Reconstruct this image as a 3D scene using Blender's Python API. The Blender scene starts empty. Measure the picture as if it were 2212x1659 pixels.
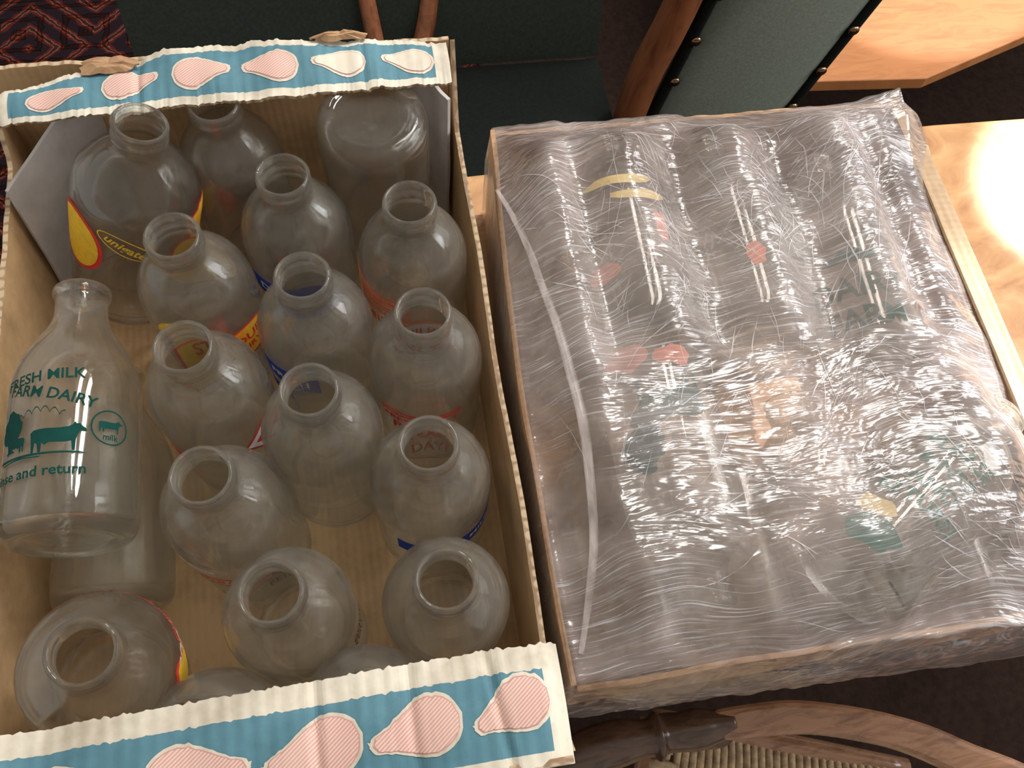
import bpy, bmesh, math, random
from mathutils import Vector, Matrix, noise
random.seed(7)
S=0.001
scene=bpy.context.scene
col=scene.collection

# ---------------------------------------------------------------- materials
def newmat(name):
    m=bpy.data.materials.new(name); m.use_nodes=True
    nt=m.node_tree; nt.nodes.clear()
    o=nt.nodes.new('ShaderNodeOutputMaterial')
    return m,nt,o
def N(nt,t,**k):
    n=nt.nodes.new(t)
    for a,b in k.items(): setattr(n,a,b)
    return n
def L(nt,a,b): nt.links.new(a,b)
def ramp(nt,src,stops):
    r=N(nt,'ShaderNodeValToRGB')
    e=r.color_ramp.elements
    while len(e)<len(stops): e.new(0.5)
    for i,(p,c) in enumerate(stops):
        e[i].position=p; e[i].color=c if len(c)==4 else (*c,1)
    L(nt,src,r.inputs['Fac']); return r
def coords(nt,scale=(1,1,1),rot=(0,0,0),loc=(0,0,0),src=None):
    mp=N(nt,'ShaderNodeMapping')
    mp.inputs['Scale'].default_value=scale; mp.inputs['Rotation'].default_value=rot; mp.inputs['Location'].default_value=loc
    if src is None:
        tc=N(nt,'ShaderNodeTexCoord'); src=tc.outputs['Object']
    L(nt,src,mp.inputs['Vector']); return mp.outputs['Vector']
def noisetex(nt,vec,scale=5,detail=4,rough=.55,dist=0):
    n=N(nt,'ShaderNodeTexNoise'); n.inputs['Scale'].default_value=scale; n.inputs['Detail'].default_value=detail
    n.inputs['Roughness'].default_value=rough; n.inputs['Distortion'].default_value=dist
    L(nt,vec,n.inputs['Vector']); return n.outputs['Fac']
def math_(nt,op,a,b=None,clamp=False):
    n=N(nt,'ShaderNodeMath',operation=op); n.use_clamp=clamp
    for i,x in enumerate((a,b)):
        if x is None: continue
        if isinstance(x,(int,float)): n.inputs[i].default_value=x
        else: L(nt,x,n.inputs[i])
    return n.outputs[0]
def plain(name,c,rough=.6,c2=None,nscale=60,bump=0,metal=0,stretch=(1,1,1),spec=.5):
    m,nt,o=newmat(name); p=N(nt,'ShaderNodeBsdfPrincipled')
    p.inputs['Roughness'].default_value=rough; p.inputs['Metallic'].default_value=metal
    p.inputs['Specular IOR Level'].default_value=spec
    v=coords(nt,stretch); f=noisetex(nt,v,nscale,5)
    c2=c2 or tuple(x*.8 for x in c)
    r=ramp(nt,f,[(.35,c2),(.65,c)]); L(nt,r.outputs[0],p.inputs['Base Color'])
    if bump:
        b=N(nt,'ShaderNodeBump'); b.inputs['Strength'].default_value=bump; b.inputs['Distance'].default_value=.001
        L(nt,f,b.inputs['Height']); L(nt,b.outputs[0],p.inputs['Normal'])
    L(nt,p.outputs[0],o.inputs[0]); return m
def card(name,c,c2,stripe_axis=0,freq=160,bump=.25,stain=.5):
    m,nt,o=newmat(name); p=N(nt,'ShaderNodeBsdfPrincipled'); p.inputs['Roughness'].default_value=.75
    v=coords(nt)
    w=N(nt,'ShaderNodeTexWave'); w.bands_direction='XYZ'[stripe_axis]; w.inputs['Scale'].default_value=freq/6.28*2; w.inputs['Distortion'].default_value=.6
    L(nt,v,w.inputs['Vector'])
    f=noisetex(nt,v,14,6,.6); f2=noisetex(nt,v,120,3)
    s=math_(nt,'ADD',math_(nt,'MULTIPLY',f,1.0),math_(nt,'MULTIPLY',f2,.25))
    s=math_(nt,'ADD',s,math_(nt,'MULTIPLY',w.outputs['Fac'],.06))
    r=ramp(nt,s,[(.45,c2),(.75,c)]); L(nt,r.outputs[0],p.inputs['Base Color'])
    b=N(nt,'ShaderNodeBump'); b.inputs['Strength'].default_value=bump; b.inputs['Distance'].default_value=.0008
    L(nt,math_(nt,'ADD',w.outputs['Fac'],f2),b.inputs['Height']); L(nt,b.outputs[0],p.inputs['Normal'])
    L(nt,p.outputs[0],o.inputs[0]); return m

M_kraft=card('kraft_cardboard',(.56,.36,.18),(.36,.215,.10),0,170)
M_kraft2=card('kraft_cardboard_dark',(.46,.27,.135),(.26,.14,.07),1,170)
M_tan=card('tan_cardboard_rim',(.50,.35,.21),(.36,.235,.13),1,170)
M_cream=card('cream_printed_card',(.68,.61,.49),(.40,.34,.25),0,120,.3)
M_blue=card('blue_printed_card',(.09,.215,.26),(.055,.145,.18),0,120,.3)
M_pcream=card('cream_ink',(.66,.58,.46),(.46,.39,.29),0,120,.2)
M_ppink=plain('pink_ink',(.56,.28,.25),.7,(.50,.24,.22))
M_white=plain('white_paper_card',(.60,.56,.52),.7,(.46,.42,.39),30)
def hatch():
    m,nt,o=newmat('pink_hatched_ink'); p=N(nt,'ShaderNodeBsdfPrincipled'); p.inputs['Roughness'].default_value=.7
    v=coords(nt,(1,1,1),(0,0,.9)); w=N(nt,'ShaderNodeTexWave'); w.inputs['Scale'].default_value=200; L(nt,v,w.inputs['Vector'])
    f=math_(nt,'ADD',math_(nt,'MULTIPLY',w.outputs['Fac'],.8),math_(nt,'MULTIPLY',noisetex(nt,coords(nt),40,5),.5))
    r=ramp(nt,f,[(.3,(.54,.26,.23)),(.85,(.66,.48,.38))]); L(nt,r.outputs[0],p.inputs['Base Color'])
    L(nt,p.outputs[0],o.inputs[0]); return m
M_hatch=hatch()
def flute():
    m,nt,o=newmat('corrugated_edge'); p=N(nt,'ShaderNodeBsdfPrincipled'); p.inputs['Roughness'].default_value=.85
    v=coords(nt); w=N(nt,'ShaderNodeTexWave'); w.inputs['Scale'].default_value=42; w.inputs['Distortion'].default_value=3; w.inputs['Detail Scale'].default_value=3; L(nt,v,w.inputs['Vector'])
    w2=N(nt,'ShaderNodeTexWave'); w2.bands_direction='Y'; w2.inputs['Scale'].default_value=42; w2.inputs['Distortion'].default_value=3; L(nt,v,w2.inputs['Vector'])
    f=math_(nt,'MULTIPLY',w.outputs['Fac'],w2.outputs['Fac'])
    f=math_(nt,'ADD',f,math_(nt,'MULTIPLY',noisetex(nt,v,60,3),.4))
    r=ramp(nt,f,[(.15,(.26,.16,.09)),(.55,(.50,.37,.23))]); L(nt,r.outputs[0],p.inputs['Base Color'])
    L(nt,p.outputs[0],o.inputs[0]); return m
M_flute=flute()

def glass(name,lo,hi,tmix=.36,rim_sheen=.3):
    m,nt,o=newmat(name)
    g=N(nt,'ShaderNodeBsdfGlass'); g.inputs['IOR'].default_value=1.45; g.inputs['Roughness'].default_value=.0; g.inputs['Color'].default_value=(.98,.983,.965,1)
    t=N(nt,'ShaderNodeBsdfTransparent'); t.inputs['Color'].default_value=(.97,.97,.955,1)
    mt=N(nt,'ShaderNodeMixShader'); mt.inputs[0].default_value=tmix; L(nt,g.outputs[0],mt.inputs[1]); L(nt,t.outputs[0],mt.inputs[2])
    d=N(nt,'ShaderNodeBsdfDiffuse'); d.inputs['Color'].default_value=(.72,.66,.58,1)
    v=coords(nt); f=noisetex(nt,v,26,7,.7,.8); f2=noisetex(nt,v,500,2)
    h=math_(nt,'ADD',f,math_(nt,'MULTIPLY',f2,.25))
    sx=N(nt,'ShaderNodeSeparateXYZ'); L(nt,v,sx.inputs[0])
    r=ramp(nt,h,[(.42,(lo,)*3),(.62,((lo+hi)*.42,)*3),(.85,(hi,)*3)])
    mr=N(nt,'ShaderNodeMapRange'); mr.inputs['From Min'].default_value=.155; mr.inputs['From Max'].default_value=.162; mr.inputs['To Min'].default_value=0; mr.inputs['To Max'].default_value=.10*rim_sheen  # pale sheen painted onto the rim, in place of sky reflections
    L(nt,sx.outputs['Z'],mr.inputs['Value'])
    fac=math_(nt,'MAXIMUM',r.outputs[0],mr.outputs[0])
    mx=N(nt,'ShaderNodeMixShader'); L(nt,fac,mx.inputs[0]); L(nt,mt.outputs[0],mx.inputs[1]); L(nt,d.outputs[0],mx.inputs[2])
    L(nt,mx.outputs[0],o.inputs[0]); return m
M_glass=glass('dusty_clear_glass',.008,.085)
M_glassc=glass('clean_clear_glass',.004,.040)
def ink(name,c): return plain(name,c,.85,tuple(x*.85 for x in c),200,spec=.2)
I={'green':ink('green_ink',(.002,.048,.038)),'red':ink('red_ink',(.74,.05,.04)),'yellow':ink('yellow_ink',(.88,.54,.04)),
   'blue':ink('navy_ink',(.04,.08,.42)),'white':ink('white_ink',(.85,.84,.82)),'black':ink('black_ink',(.015,.015,.015)),
   'orange':ink('orange_ink',(.88,.17,.07)),'fgreen':ink('faded_green_ink',(.006,.11,.08)),'dgreen':ink('dark_green_ink',(.004,.06,.045)),'fyellow':ink('faded_yellow_ink',(.66,.50,.18)),'fred':ink('faded_red_ink',(.58,.22,.15))}

def wood(name,c,c2,axis=(1,8,8),scale=12,rough=.35,c3=None):
    m,nt,o=newmat(name); p=N(nt,'ShaderNodeBsdfPrincipled'); p.inputs['Roughness'].default_value=rough
    v=coords(nt,axis); f=noisetex(nt,v,scale,8,.6,1.2)
    st=[(.3,c2),(.55,c)]
    if c3: st.append((.75,c3))
    r=ramp(nt,f,st); L(nt,r.outputs[0],p.inputs['Base Color']); L(nt,p.outputs[0],o.inputs[0]); return m
M_table=wood('burl_table_wood',(.56,.30,.12),(.36,.155,.05),(1,1.6,1),14,.4,(.66,.41,.20))
M_chairwood=wood('red_brown_wood',(.26,.09,.035),(.13,.04,.015),(6,6,1),10,.35)
M_orange=wood('orange_bench_wood',(.46,.18,.058),(.34,.12,.036),(1.5,7,1),8,.5)
M_dark=wood('dark_turned_wood',(.10,.055,.032),(.045,.025,.016),(3,12,12),10,.22)
M_arm=wood('polished_chair_wood',(.32,.165,.09),(.17,.078,.042),(3,12,12),10,.18)
M_leather=plain('dark_green_leather',(.0075,.0095,.008),.8,(.005,.0065,.0055),220,.25,spec=.12)  # seat leather, with the shade behind the trays put into its colour
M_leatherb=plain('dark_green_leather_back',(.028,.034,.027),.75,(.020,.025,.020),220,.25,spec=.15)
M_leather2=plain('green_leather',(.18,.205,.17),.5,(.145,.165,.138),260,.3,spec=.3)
M_stud=plain('bronze_stud',(.30,.19,.11),.25,None,50,0,1)
M_floor=plain('dark_floor_carpet',(.032,.017,.012),.9,(.020,.011,.008),90,.3,spec=.1)

def rush():
    m,nt,o=newmat('woven_rush'); p=N(nt,'ShaderNodeBsdfPrincipled'); p.inputs['Roughness'].default_value=.65
    v=coords(nt); f=noisetex(nt,v,120,4)
    r=ramp(nt,f,[(.3,(.24,.15,.08)),(.65,(.52,.37,.21))]); L(nt,r.outputs[0],p.inputs['Base Color'])
    L(nt,p.outputs[0],o.inputs[0]); return m
M_rush=rush()

def rugmat():
    m,nt,o=newmat('oriental_rug_pile'); p=N(nt,'ShaderNodeBsdfPrincipled'); p.inputs['Roughness'].default_value=.95; p.inputs['Specular IOR Level'].default_value=.1
    v=coords(nt,(1,1,1)); 
    nz=N(nt,'ShaderNodeTexNoise'); nz.inputs['Scale'].default_value=60; L(nt,v,nz.inputs['Vector'])
    vm=N(nt,'ShaderNodeVectorMath',operation='SCALE'); L(nt,nz.outputs['Color'],vm.inputs[0]); vm.inputs['Scale'].default_value=.014
    va=N(nt,'ShaderNodeVectorMath',operation='ADD'); L(nt,v,va.inputs[0]); L(nt,vm.outputs[0],va.inputs[1])
    s=N(nt,'ShaderNodeSeparateXYZ'); L(nt,va.outputs[0],s.inputs[0])
    def tri(x,per,off=0):
        return math_(nt,'PINGPONG',math_(nt,'ADD',x,off),per/2)
    x,y=s.outputs[0],s.outputs[1]
    d1=math_(nt,'ADD',tri(x,.26),tri(y,.34,.05))
    big=math_(nt,'SINE',math_(nt,'MULTIPLY',d1,110))
    mxx=math_(nt,'MAXIMUM',tri(x,.13,.02),tri(y,.17,.01))
    small=math_(nt,'SINE',math_(nt,'MULTIPLY',mxx,190))
    rA=ramp(nt,math_(nt,'ADD',math_(nt,'MULTIPLY',big,.5),.5),[(.0,(.016,.009,.012)),(.50,(.016,.009,.012)),(.54,(.085,.013,.011)),(.80,(.10,.016,.013)),(.88,(.24,.08,.04)),(.95,(.03,.014,.016))])
    rA.color_ramp.interpolation='CONSTANT'
    rB=ramp(nt,math_(nt,'ADD',math_(nt,'MULTIPLY',small,.5),.5),[(0,(1,1,1)),(.70,(1,1,1)),(.72,(.4,.2,.18)),(.93,(.9,.6,.35))])
    rB.color_ramp.interpolation='CONSTANT'
    mx=N(nt,'ShaderNodeMix',data_type='RGBA',blend_type='MULTIPLY'); mx.inputs[0].default_value=1
    L(nt,rA.outputs[0],mx.inputs[6]); L(nt,rB.outputs[0],mx.inputs[7])
    L(nt,mx.outputs[2],p.inputs['Base Color']); L(nt,p.outputs[0],o.inputs[0]); return m
M_rug=rugmat()

def filmmat(name,hz=(.12,.36),stw=.26):
    m,nt,o=newmat(name)
    tr=N(nt,'ShaderNodeBsdfTransparent'); tr.inputs['Color'].default_value=(.985,.955,.93,1)
    gl=N(nt,'ShaderNodeBsdfGlossy'); gl.inputs['Roughness'].default_value=.22; gl.inputs['Color'].default_value=(1,1,1,1)
    df=N(nt,'ShaderNodeBsdfDiffuse')
    tc=N(nt,'ShaderNodeTexCoord')
    wn=N(nt,'ShaderNodeTexNoise'); wn.inputs['Scale'].default_value=6; wn.inputs['Detail'].default_value=2; L(nt,tc.outputs['Object'],wn.inputs['Vector'])
    ws=N(nt,'ShaderNodeVectorMath',operation='SCALE'); L(nt,wn.outputs['Color'],ws.inputs[0]); ws.inputs['Scale'].default_value=.07
    wa=N(nt,'ShaderNodeVectorMath',operation='ADD'); L(nt,tc.outputs['Object'],wa.inputs[0]); L(nt,ws.outputs[0],wa.inputs[1])
    W=wa.outputs[0]
    st=None;h=None
    for k,(ang,fr_,ln) in enumerate([(.15,900,22),(.80,1000,24),(-.62,950,20),(1.30,860,24),(-1.05,1000,24),(.47,800,18)]):
        v=coords(nt,(ln,fr_,ln),(0,0,ang),(k*3.1,k*1.7,0),W)
        f=noisetex(nt,v,1,1,.5,0)
        vm=coords(nt,(1,1,1),(0,0,0),(k*.37,k*.91,0))
        mk=ramp(nt,noisetex(nt,vm,13,1),[(.48,(0,0,0)),(.66,(1,1,1))]).outputs[0]
        s=ramp(nt,f,[(.59,(0,0,0)),(.74,(1,1,1))]).outputs[0]
        a=math_(nt,'MULTIPLY',s,mk); b_=math_(nt,'MULTIPLY',f,mk)
        st=a if st is None else math_(nt,'MAXIMUM',st,a)
        h=b_ if h is None else math_(nt,'ADD',h,b_)
    h=math_(nt,'MULTIPLY',h,.40)
    for ang,sx_,sy_,am in ((.5,14,52,3.0),(-.7,18,60,2.6),(1.3,22,45,1.9)):
        f=noisetex(nt,coords(nt,(sx_,sy_,14),(0,0,ang),(0,0,0),W),1,3,.5,.6)
        rd=math_(nt,'ABSOLUTE',math_(nt,'SUBTRACT',f,.5))
        h=math_(nt,'SUBTRACT',h,math_(nt,'MULTIPLY',rd,am*2.4))
    b=N(nt,'ShaderNodeBump'); b.inputs['Strength'].default_value=.55; b.inputs['Distance'].default_value=.0015; L(nt,h,b.inputs['Height'])
    L(nt,b.outputs[0],gl.inputs['Normal'])
    dc=ramp(nt,st,[(0,(.68,.56,.51)),(.6,(.86,.82,.82))]); L(nt,dc.outputs[0],df.inputs['Color'])
    haze=ramp(nt,noisetex(nt,coords(nt),13,6,.65,.5),[(.38,(hz[0],)*3),(.66,(hz[1],)*3)]).outputs[0]
    fd=math_(nt,'ADD',haze,math_(nt,'MULTIPLY',st,stw),True)
    m1=N(nt,'ShaderNodeMixShader'); L(nt,fd,m1.inputs[0]); L(nt,tr.outputs[0],m1.inputs[1]); L(nt,df.outputs[0],m1.inputs[2])
    fr=N(nt,'ShaderNodeFresnel'); fr.inputs['IOR'].default_value=1.45; L(nt,b.outputs[0],fr.inputs['Normal'])
    fg=math_(nt,'ADD',math_(nt,'MULTIPLY',fr.outputs[0],1.7),math_(nt,'MULTIPLY',st,.08),True)
    fg=math_(nt,'MINIMUM',fg,.38)
    m2=N(nt,'ShaderNodeMixShader'); L(nt,fg,m2.inputs[0]); L(nt,m1.outputs[0],m2.inputs[1]); L(nt,gl.outputs[0],m2.inputs[2])
    L(nt,m2.outputs[0],o.inputs[0]); return m
M_film=filmmat('clear_stretch_film')
def foldmat(name,lo,hi,c,sc=70):
    m,nt,o=newmat(name)
    p=N(nt,'ShaderNodeBsdfPrincipled'); p.inputs['Roughness'].default_value=.25; p.inputs['Base Color'].default_value=(*c,1)
    tr=N(nt,'ShaderNodeBsdfTransparent'); v=coords(nt,(1,.25,1)); f=noisetex(nt,v,sc,3)
    r=ramp(nt,f,[(.35,(lo,)*3),(.65,(hi,)*3)])
    mx=N(nt,'ShaderNodeMixShader'); L(nt,r.outputs[0],mx.inputs[0]); L(nt,tr.outputs[0],mx.inputs[1]); L(nt,p.outputs[0],mx.inputs[2]); L(nt,mx.outputs[0],o.inputs[0]); return m
M_crease_glint=foldmat('film_crease_glint',.02,.65,(.86,.82,.82))  # whitish tone for painted highlights on the film creases
M_fold=foldmat('folded_stretch_film',.10,.34,(.74,.66,.62),160)

# ---------------------------------------------------------------- helpers
def mkobj(name,verts,faces,mats,fm=None,smooth=False,parent=None,scale=S):
    me=bpy.data.meshes.new(name); me.from_pydata([(v[0]*scale,v[1]*scale,v[2]*scale) for v in verts],[],faces)
    for m in mats: me.materials.append(m)
    if fm: me.polygons.foreach_set('material_index',fm)
    me.polygons.foreach_set('use_smooth',[smooth]*len(faces))
    me.update()
    ob=bpy.data.objects.new(name,me); col.objects.link(ob)
    if parent: ob.parent=parent
    return ob
def fixn(ob):
    bm=bmesh.new(); bm.from_mesh(ob.data); bmesh.ops.recalc_face_normals(bm,faces=bm.faces); bm.to_mesh(ob.data); bm.free()
def empty(name,label,cat,group=None):
    e=bpy.data.objects.new(name,None); e.empty_display_size=.05; col.objects.link(e)
    e['label']=label; e['category']=cat
    if group: e['group']=group
    return e
def box(name,a,b,mat,parent=None,bev=2):
    bm=bmesh.new(); bmesh.ops.create_cube(bm,size=1)
    for v in bm.verts:
        v.co=Vector([(a[i]+b[i])/2+v.co[i]*(b[i]-a[i]) for i in range(3)])*S
    if bev: bmesh.ops.bevel(bm,geom=bm.edges[:],offset=bev*S,segments=2,profile=.7,affect='EDGES')
    me=bpy.data.meshes.new(name); bm.to_mesh(me); bm.free(); me.materials.append(mat)
    ob=bpy.data.objects.new(name,me); col.objects.link(ob); ob.parent=parent; return ob
def prism(name,pts,z0,z1,mat,parent=None,bev=3,smooth=True):
    bm=bmesh.new(); vs=[bm.verts.new((p[0]*S,p[1]*S,z0*S)) for p in pts]; f=bm.faces.new(vs)
    r=bmesh.ops.extrude_face_region(bm,geom=[f]); 
    for v in r['geom']:
        if isinstance(v,bmesh.types.BMVert): v.co.z=z1*S
    bmesh.ops.recalc_face_normals(bm,faces=bm.faces)
    if bev: bmesh.ops.bevel(bm,geom=[e for e in bm.edges if len(e.link_faces)==2 and e.calc_face_angle(0)>.6],offset=bev*S,segments=3,profile=.6,affect='EDGES')
    me=bpy.data.meshes.new(name); bm.to_mesh(me); bm.free(); me.materials.append(mat)
    ob=bpy.data.objects.new(name,me); col.objects.link(ob); ob.parent=parent; return ob
def catmull(pts,n=6):
    out=[]
    P=[pts[0]]+list(pts)+[pts[-1]]
    for i in range(1,len(P)-2):
        for k in range(n):
            t=k/n
            out.append(tuple(.5*((2*P[i][j])+(-P[i-1][j]+P[i+1][j])*t+(2*P[i-1][j]-5*P[i][j]+4*P[i+1][j]-P[i+2][j])*t*t+(-P[i-1][j]+3*P[i][j]-3*P[i+1][j]+P[i+2][j])*t**3) for j in range(len(P[i]))))
    out.append(tuple(pts[-1])); return out
def tube(name,path,mat,parent=None,seg=16,n=5,square=False,flat=1.0):
    pts=catmull(path,n); vs=[];fs=[]
    for i,p in enumerate(pts):
        a=Vector(pts[max(0,i-1)][:3]); b=Vector(pts[min(len(pts)-1,i+1)][:3]); d=(b-a).normalized()
        up=Vector((0,0,1)) if abs(d.z)<.9 else Vector((0,1,0))
        u=d.cross(up).normalized(); w=u.cross(d).normalized()
        for k in range(seg):
            t=2*math.pi*k/seg; c,s=math.cos(t),math.sin(t)
            if square:
                q=max(abs(c),abs(s)); q=q**.8; c/=q; s/=q
            q=Vector(p[:3])+u*c*p[3]+w*s*p[3]*flat; vs.append(tuple(q))
    for i in range(len(pts)-1):
        for k in range(seg):
            a=i*seg+k; b=i*seg+(k+1)%seg; fs.append((a,b,b+seg,a+seg))
    fs.append(tuple(range(seg))[::-1]); fs.append(tuple(range((len(pts)-1)*seg,len(pts)*seg)))
    ob=mkobj(name,vs,fs,[mat],smooth=True,parent=parent); fixn(ob); return ob

# ---------------------------------------------------------------- bottles
RB=39.4
rim=[(16.8,163),(18.0,165),(18.4,167.2),(17.6,169.4),(17.0,170.8),(17.5,172.5),(18.2,174.2),(18.0,176.4),(16.8,178)]
irim=[(15.6,177.6),(15.0,175.5),(14.8,171),(14.8,165)]
foot=[(0,3.5),(14,3),(25,1.8),(30,0),(34,.8),(37,4),(38.8,9),(RB,15),(RB,30),(RB,50),(RB,70)]
PROF={}
def mkprof(kind):
    rm=rim
    if kind=='tall':
        sh=[(RB,92),(38.8,102),(37.2,111),(34.4,119.5),(30.4,128),(25.8,136),(21.6,143),(18.6,149.5),(16.9,156)]
        ish=[(14.6,156),(16.4,149.5),(19.2,143),(23.4,136),(28,128),(32,119.5),(34.8,111),(36.4,102),(36.8,92)]
        rm=[(16.4,162),(16.3,167),(16.6,169.5),(17.8,171),(18.5,173),(18.4,175.5),(17.6,177.3),(16.4,178)]
    else:
        sh=[(RB,101),(39.4,110),(38.7,118.5),(36.9,126.5),(33.8,134),(29.4,141),(24.6,146.6),(20.4,151),(17.7,155),(16.6,159)]
        ish=[(14.9,159),(15.8,155.5),(18.6,151.6),(22.8,147.2),(27.6,141.6),(31.9,134.6),(35,126.8),(36.8,118),(37.4,109),(37.4,98)]
    o=foot+sh+rm; i=irim+ish+[(37.4,50),(37.4,20),(35.6,12),(31,8.5),(20,7.5),(0,8.5)]
    oc=catmull(o,3); ic=catmull(i,3)
    if kind=='wide':
        f=lambda r,z:(r*(1+.12*max(0,min(1,(152-z)/25))),z*1.03)
        oc=[f(*p) for p in oc]; ic=[f(*p) for p in ic]
    PROF[kind]=[(max(0,r),z) for r,z in oc]
    seg=64; prof=oc+ic; vs=[(0,0,prof[0][1])]; fs=[]; mid=prof[1:-1]
    for r,z in mid:
        for k in range(seg):
            t=2*math.pi*k/seg; vs.append((r*math.cos(t),r*math.sin(t),z))
    vs.append((0,0,prof[-1][1])); last=len(vs)-1
    for k in range(seg): fs.append((0,1+(k+1)%seg,1+k))
    for i in range(len(mid)-1):
        for k in range(seg):
            a=1+i*seg+k; b=1+i*seg+(k+1)%seg; fs.append((a,b,b+seg,a+seg))
    q=1+(len(mid)-1)*seg
    for k in range(seg): fs.append((q+k,q+(k+1)%seg,last))
    b=mkobj('proto',vs,fs,[M_glass],smooth=True); fixn(b); me=b.data; me.name='milk_bottle_'+kind; bpy.data.objects.remove(b); return me
BM={k:mkprof(k) for k in ('round','wide','tall')}
def r_at(z,kind):
    P=PROF[kind]
    for (r0,z0),(r1,z1) in zip(P[18:],P[19:]):
        if z0<=z<=z1: return r0+(r1-r0)*(z-z0)/max(1e-6,z1-z0)
    return P[24][0]

def refine(bm,Lm):
    bmesh.ops.triangulate(bm,faces=bm.faces)
    for _ in range(7):
        es=[e for e in bm.edges if e.calc_length()>Lm]
        if not es: break
        bmesh.ops.subdivide_edges(bm,edges=es,cuts=1); bmesh.ops.triangulate(bm,faces=[f for f in bm.faces if len(f.verts)>3])
_tc={}
def text2d(s,size):
    if (s,size) in _tc: return _tc[(s,size)]
    c=bpy.data.curves.new('t','FONT'); c.body=s; c.size=size; c.align_x='CENTER'; c.align_y='CENTER'; c.resolution_u=3; c.offset=size*.02
    o=bpy.data.objects.new('t',c); col.objects.link(o); bpy.context.view_layer.update()
    dg=bpy.context.evaluated_depsgraph_get(); me=bpy.data.meshes.new_from_object(o.evaluated_get(dg))
    bm=bmesh.new(); bm.from_mesh(me); refine(bm,4)
    bm.verts.index_update()
    r=([(v.co.x,v.co.y) for v in bm.verts],[tuple(v.index for v in f.verts) for f in bm.faces])
    bm.free(); bpy.data.objects.remove(o); bpy.data.curves.remove(c); bpy.data.meshes.remove(me)
    _tc[(s,size)]=r; return r
def poly2d(pts,Lm=4):
    bm=bmesh.new(); bm.faces.new([bm.verts.new((p[0],p[1],0)) for p in pts]); refine(bm,Lm); bm.verts.index_update()
    bmesh.ops.recalc_face_normals(bm,faces=bm.faces)
    r=([(v.co.x,v.co.y) for v in bm.verts],[tuple(v.index for v in f.verts) for f in bm.faces]); bm.free(); return r
def disc(rx,ry,n=32): return [(rx*math.cos(2*math.pi*k/n),ry*math.sin(2*math.pi*k/n)) for k in range(n)]
def rect(w,h): return [(-w/2,-h/2),(w/2,-h/2),(w/2,h/2),(-w/2,h/2)]
def dia(a): return [(-a,0),(0,-a),(a,0),(0,a)]
def blob(rx,ry,seed):
    return [(rx*math.cos(2*math.pi*k/24)*(1+.4*noise.noise(Vector((math.cos(2*math.pi*k/24)*1.5,math.sin(2*math.pi*k/24)*1.5,seed)))),ry*math.sin(2*math.pi*k/24)*(1+.4*noise.noise(Vector((math.cos(2*math.pi*k/24)*1.5,seed,math.sin(2*math.pi*k/24)*1.5))))) for k in range(24)]
def ring_quads(rx,ry,wd,n=40):
    v=[];f=[]
    for k in range(n):
        t=2*math.pi*k/n
        v+= [(rx*math.cos(t),ry*math.sin(t)),((rx-wd)*math.cos(t),(ry-wd)*math.sin(t))]
        a=2*k;b=2*((k+1)%n); f.append((a,b,b+1,a+1))
    return v,f
def label_mesh(items,kind):
    """mtext = lettering meant to be read through the glass from the other side"""
    vs=[];fs=[];fm=[];mats=[]
    for i,it in enumerate(items):
        k_,arg,ang,z,mat=it[:5]; rot=it[5] if len(it)>5 else 0
        if k_ in('text','mtext'): v2,f2=text2d(arg[0],arg[1])
        elif k_=='poly': v2,f2=poly2d(arg)
        elif k_=='ring': v2,f2=ring_quads(*arg)
        if k_=='mtext': v2=[(-x,y*1.9) for x,y in v2]
        m=I[mat]
        if m not in mats: mats.append(m)
        mi=mats.index(m); base=len(vs); c,s=math.cos(rot),math.sin(rot)
        for x,y in v2:
            X=x*c-y*s; Y=x*s+y*c
            zz=max(6,min(150,z+Y)); r=r_at(zz,kind)+.25+.12*i; t=math.radians(ang)+X/RB
            vs.append((r*math.cos(t),r*math.sin(t),zz))
        fs+=[tuple(base+k for k in f) for f in f2]; fm+=[mi]*len(f2)
    me=bpy.data.meshes.new('printed_label'); me.from_pydata([(a*S,b*S,c*S) for a,b,c in vs],[],fs)
    for m in mats: me.materials.append(m)
    me.polygons.foreach_set('material_index',fm); return me

cow=[(-15,-1),(-15.6,3.5),(-13.5,5.2),(-8,5.6),(0,5.2),(7,5.8),(9.5,7.2),(10.5,9),(11.6,7.6),(13.4,8),(14,6.8),(17.4,4.6),(17.2,3.2),(14,3.4),(12.4,1.4),(11.4,-1.4),(11,-8.6),(9.4,-8.6),(8.8,-3),(5,-3.6),(-4,-3.2),(-6.4,-4.6),(-8.2,-3.2),(-8.6,-8.6),(-10.2,-8.6),(-11,-3.6),(-12.4,-2.4),(-13.2,-8.6),(-14.6,-8.6),(-14.8,-3)]
cowd=[(-x,y) for x,y in cow][::-1]
tree=[(-4,-9),(-1.6,-7),(-2,-2),(-6,-3),(-9,-1),(-10,3),(-8,6),(-8.6,9),(-5,11),(-4,14.4),(0,15.5),(3,13),(6,12),(6.6,8.6),(9,6.6),(8.4,2),(6,-2),(1.4,-2.4),(1.4,-7),(4,-9)]
def scallop(w,h,n):
    return [(-w/2+w*k/n, h*abs(math.sin(math.pi*k/4))*.35+h*.4*math.sin(math.pi*k/n)) for k in range(n+1)]+[(w/2,-1.2),(-w/2,-1.2)]
def cloudline(w,h,n=28,th=.8):
    top=[(-w/2+w*k/n, h*(.45*abs(math.sin(math.pi*k/5))+.55*math.sin(math.pi*k/n))) for k in range(n+1)]
    return top+[(x,y-th) for x,y in reversed(top)]
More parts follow.
